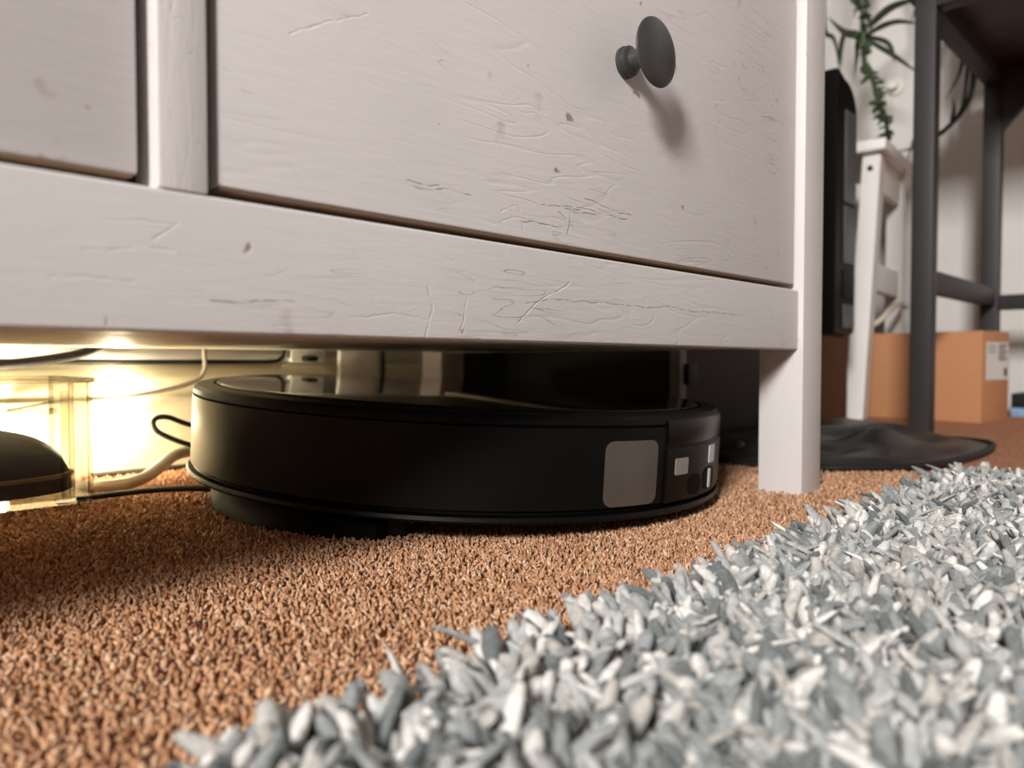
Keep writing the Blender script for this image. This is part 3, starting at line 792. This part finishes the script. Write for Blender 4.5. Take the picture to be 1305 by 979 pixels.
mo = empty('added_shade_monitor', (13.2, 2.0, 6.38), 'added black monitor, out of view, shading the wall behind the desk', 'monitor')  # unseen monitor, added to shade the wall behind the desk
box('foot', 'black', mo, (12.7, 1.4, 6.381), (13.7, 2.6, 6.45), .03)
box('neck', 'black', mo, (13.25, 1.85, 6.45), (13.4, 2.15, 7.6), .02)
box('screen_housing', 'black', mo, (13.05, -.3, 6.9), (13.25, 3.25, 9.6), .04)
box('screen', 'black_gloss', mo, (13.03, -.2, 7.0), (13.049, 3.15, 9.5), 0)

# reading matter on the floor by the wall
tag(box('magazine', 'blue_paper', None, (16.0, 1.4, 0), (17.2, 3.0, .16), .01), 'pale blue magazine lying on the floor at far right', 'magazine')
tag(box('folder', 'rubber', None, (16.1, 1.4, .16), (17.3, 3.02, .42), .015), 'black folder lying on the pale blue magazine', 'folder')
hk = empty('wall_hook', (17.5, 5.5, 6.95), 'small round white fitting on the wall behind the plants', 'hook')
k = lathe('plate', 'white_plastic', hk, [(0, 0), (.19, 0), (.19, .05), (.16, .08), (0, .08)], 24); k.rotation_euler = (0, R(-90), 0)
k = lathe('peg', 'white_plastic', hk, [(0, .08), (.07, .08), (.07, .2), (.10, .22), (.10, .27), (0, .28)], 20); k.rotation_euler = (0, R(-90), 0)

# ------------------------------------------------------------------ plants on a wall shelf above the stool
sf = empty('wall_shelf', (16.4, 5.0, 9.6), 'white wall shelf carrying the plant pots', 'shelf')
box('board', 'stool', sf, (16.0, 3.2, 9.6), (17.49, 6.6, 9.8), .03)
for n in (3.6, 6.1): box('bracket', 'steel', sf, (17.3, n, 9.0), (17.49, n + .12, 9.6), .01)
PLANTS = []
def pot(root, c):
    o = lathe('pot', 'pot', root, [(0, 0), (.42, 0), (.46, .02), (.6, .8), (.66, .8), (.67, .98), (.6, .98), (.58, .84), (0, .84)], 32, loc=Vector(c) - Vector(root['org']))
    lathe('soil', 'soil', o, [(0, .845), (.56, .845), (.4, .87), (0, .89)], 20)
def blade(root, pts, wd, mat='leaf'):
    ps = spline(pts, 6); o = Vector(root['org']); V = []; Fc = []; n = len(ps)
    for i, p in enumerate(ps):
        t = (ps[min(i + 1, n - 1)] - ps[max(i - 1, 0)]).normalized()
        s = t.cross(Vector((.714, .70, .25))).normalized(); w = s.cross(t)
        f = i / (n - 1); hw = wd * (.55 + .45 * math.sin(math.pi * min(f * 1.1 + .1, 1))) * (1 if f < .7 else 1 - ((f - .7) / .3) ** 2 * .93)
        for a, b in ((-1, .18), (0, -.12), (1, .18), (0, .02)): V.append(p - o + s * a * hw + w * b * hw)
    for i in range(n - 1):
        for a, b in ((0, 1), (1, 2), (2, 3), (3, 0)): Fc.append((i * 4 + a, i * 4 + b, i * 4 + 4 + b, i * 4 + 4 + a))
    Fc.append((0, 1, 2, 3)); Fc.append(tuple(4 * (n - 1) + q for q in range(4)))
    mesh_from('leaf', V, Fc, mat, root, angle=60)

p1 = empty('spider_plant', (16.75, 5.7, 9.8), 'dark leaved spider plant with arching runners above the step stool', 'plant')
pot(p1, (16.75, 5.7, 9.8))
T1 = [(16.6, 5.6, 10.65), (16.0, 5.5, 10.95)]
LEAVES1 = [
    T1 + [(15.1, 5.6, 9.4), (14.77, 5.54, 8.19), (14.96, 5.33, 7.72), (15.05, 5.22, 7.48), (15.06, 5.2, 7.26)],
    [(15.02, 5.24, 7.2), (14.85, 5.41, 7.23), (14.7, 5.57, 7.29), (14.5, 5.79, 7.56)],
    [(15.02, 5.24, 7.23), (15.23, 5.03, 7.41), (15.45, 4.82, 7.53)],
    [(15.02, 5.24, 7.19), (15.25, 5.0, 7.1), (15.34, 4.9, 6.93), (15.37, 4.87, 6.69)],
    [(15.0, 5.26, 7.14), (15.33, 4.91, 6.86), (15.7, 4.52, 6.48)],
    [(15.05, 5.22, 7.4), (15.35, 4.93, 7.75), (15.73, 4.55, 7.92)],
    T1 + [(15.8, 4.8, 9.2), (15.73, 4.56, 8.19), (15.67, 4.6, 7.74), (15.6, 4.66, 7.44)],
    T1 + [(14.9, 5.9, 9.2), (14.44, 5.84, 7.44), (14.56, 5.71, 7.17), (14.61, 5.65, 6.9), (14.61, 5.63, 6.54)],
    [(14.72, 5.55, 7.3), (14.66, 5.6, 6.99), (14.64, 5.6, 6.54)],
    [(15.04, 5.22, 7.26), (15.38, 4.88, 7.47), (15.72, 4.54, 7.44)],
    T1 + [(15.4, 5.4, 9.2), (14.98, 5.32, 8.19), (14.89, 5.4, 7.77), (14.84, 5.44, 7.53)],
    T1 + [(15.4, 5.3, 9.1), (15.02, 5.28, 8.19), (15.03, 5.25, 7.83)],
    [(15.0, 5.27, 7.22), (14.9, 5.37, 7.1), (14.87, 5.38, 6.84), (14.82, 5.41, 6.39)]]
for i, l in enumerate(LEAVES1): blade(p1, l, (.075 if i in (0, 1, 5) else .05))

p2 = empty('spider_plant', (16.75, 4.05, 9.8), 'loose spider plant whose long leaves hang behind the desk leg', 'plant')
pot(p2, (16.75, 4.05, 9.8))
T2 = [(16.7, 4.0, 10.65), (16.1, 3.95, 10.9), (15.75, 3.95, 9.6), (16.0, 3.96, 8.3)]
LEAVES2 = [
    T2 + [(16.58, 3.96, 7.53), (16.53, 3.98, 6.98), (16.44, 4.05, 6.5), (16.25, 4.23, 6.05)],
    T2 + [(16.61, 3.91, 7.23), (16.66, 3.83, 6.59), (16.54, 3.92, 5.97), (16.19, 4.26, 5.41), (15.82, 4.62, 5.14), (15.51, 4.93, 5.03)],
    T2 + [(16.5, 3.9, 7.2), (16.52, 3.95, 6.17), (16.42, 4.04, 5.77), (16.14, 4.31, 5.41), (15.74, 4.71, 5.2)],
    T2 + [(16.0, 4.4, 7.0), (15.97, 4.51, 6.17), (15.89, 4.58, 5.73), (15.79, 4.65, 5.24), (15.55, 4.86, 4.12)],
    [(16.32, 4.13, 5.64), (16.37, 4.09, 5.86), (16.36, 4.11, 6.09)],
    T2 + [(16.19, 4.34, 7.53), (16.38, 4.15, 7.32), (16.53, 3.99, 7.23)]]
for i, l in enumerate(LEAVES2): blade(p2, l, (.075 if i in (0, 1) else .045))

p3 = empty('trailing_plant', (16.75, 4.85, 9.8), 'green trailing vine with small round leaves hanging above the stool', 'plant')
lathe('pot', 'pot', p3, [(0, 0), (.26, 0), (.28, .02), (.33, .6), (.36, .6), (.36, .72), (.32, .72), (.31, .62), (0, .62)], 24)
vp = [(16.7, 4.85, 10.4), (16.2, 4.9, 10.6), (15.3, 5.1, 9.5), (14.67, 5.22, 8.18), (14.64, 5.21, 7.45), (14.64, 5.19, 7.04), (14.65, 5.16, 6.57), (14.75, 5.05, 6.26), (14.8, 4.98, 5.91), (14.9, 4.87, 5.56), (14.91, 4.84, 5.26), (14.8, 4.94, 5.07)]
tube('stem', 'vine', p3, vp, .045, k=6, n=6)
def vine_leaf_mesh():
    V = [(0, 0, 0)]; Fc = []
    ring = [(0, 0, 0), (.06, .06, .02), (.13, .085, .03), (.20, .06, .02), (.25, 0, -.01), (.20, -.06, .02), (.13, -.085, .03), (.06, -.06, .02)]
    V = [Vector(v) for v in ring] + [Vector((.12, 0, -.005))] + [Vector((.12, 0, -.022))]
    for i in range(8):
        Fc.append((i, (i + 1) % 8, 8)); Fc.append(((i + 1) % 8, i, 9))
    return V, Fc
vl_me = None
vps = spline(vp, 6)
for i in range(len(vps)):
    p = vps[i]
    if p.z > 7.7: continue
    for q in range(2):
        if vl_me is None:
            V, Fc = vine_leaf_mesh(); o = mesh_from('leaf', V, Fc, 'vine', p3, recalc=False); vl_me = o.data
        else:
            o = bpy.data.objects.new('leaf', vl_me); col.objects.link(o); o.parent = p3
        o.location = (p - Vector(p3['org'])) * U
        o.rotation_euler = (random.uniform(-.8, .8), random.uniform(-.6, 1.0), random.uniform(0, 6.28))
        sc_ = random.uniform(.5, .9); o.scale = (sc_, sc_, sc_)

# ------------------------------------------------------------------ carpet pile (one uncountable pile)
def grid_points(d0, d1, n0, n1, step, jit=.5):
    a = np.arange(d0 * U, d1 * U, step); b = np.arange(n0 * U, n1 * U, step)
    g = np.stack(np.meshgrid(a, b), -1).reshape(-1, 2)
    g[:, :2] += rng.uniform(-jit, jit, g.shape) * step
    return g
def mixcol(N, cols, wts, spread=.08):
    c = np.array([lin(x)[:3] for x in cols]); k = rng.choice(len(cols), N, p=np.array(wts) / sum(wts))
    return np.clip(c[k] * (1 + rng.normal(0, spread, (N, 1))), 0, 1).astype(np.float32)
TAN = [(216, 165, 124), (200, 146, 106), (232, 190, 154), (178, 124, 88)]
g = np.concatenate([grid_points(-.6, 4.2, 1.5, 5.0, .0026), grid_points(4.2, 7.2, 1.5, 4.2, .0031), grid_points(-.6, 4.2, 5.0, 7.0, .0034)])
N = len(g)
b3 = np.concatenate([g, np.zeros((N, 1))], 1)
carpet_pile = strands('carpet_pile', 'tuft', None, b3, rng.uniform(.0032, .0052, N), np.abs(rng.normal(.35, .3, N)), rng.uniform(0, 6.28, N), rng.uniform(.0010, .0015, N), mixcol(N, TAN, (4, 3, 2.2, 1.6)), K=3, rings=3, curl=.6, blunt=.6)
tag(carpet_pile, 'short tan twisted carpet pile covering the floor', 'carpet')

# ------------------------------------------------------------------ shag rug
rug = empty('shag_rug', (2.6, -2.2, 0), 'thick grey and white shag rug in front of the dresser', 'rug')
RE, RF = 1.60, 6.68            # edges: towards the dresser, towards the desk
box('backing', 'backing', rug, (-6, -7, .0), (RF - .05, RE - .05, .05), .01)
GREY = [(226, 222, 216), (182, 182, 179), (148, 151, 150), (112, 116, 115), (192, 187, 180)]
def pile(name, d0, d1, n0, n1, step, rad, lo, hi, K=6, rings=7):
    g = grid_points(d0, d1, n0, n1, step, .6)
    g = g[(g[:, 0] < (RF - .05) * U) & (g[:, 1] < (RE - .05) * U)]
    N = len(g)
    b3 = np.concatenate([g, np.full((N, 1), .045 * U)], 1)
    lean = np.abs(rng.normal(.52, .33, N)); az = rng.uniform(0, 6.28, N)
    # neighbouring yarn ends fall together in locks
    az = az * .45 + 6 * (np.sin(g[:, 0] * 61 + 1.3 * np.sin(g[:, 1] * 83)) + np.sin(g[:, 1] * 97 + 2)) * .55
    e1 = g[:, 1] > (RE - .18) * U; az[e1] = rng.normal(1.57, .8, e1.sum()); lean[e1] = np.abs(rng.normal(.55, .25, e1.sum()))
    e2 = g[:, 0] > (RF - .18) * U; az[e2] = rng.normal(0, .8, e2.sum())
    return strands(name, 'pile', rug, b3, rng.uniform(lo, hi, N), lean, az, rad * rng.uniform(.65, 1.3, N), mixcol(N, GREY, (2.4, 3, 3, 1.8, 2)), K=K, rings=rings, curl=1.1, flat=.72, blunt=.5)
pile('pile', -1.2, 6.9, -.9, 1.7, .0052, .0029, .014, .0235, 6, 6)
pile('outer_pile', -6, 6.9, -7, -.9, .016, .0070, .020, .032, 5, 4)
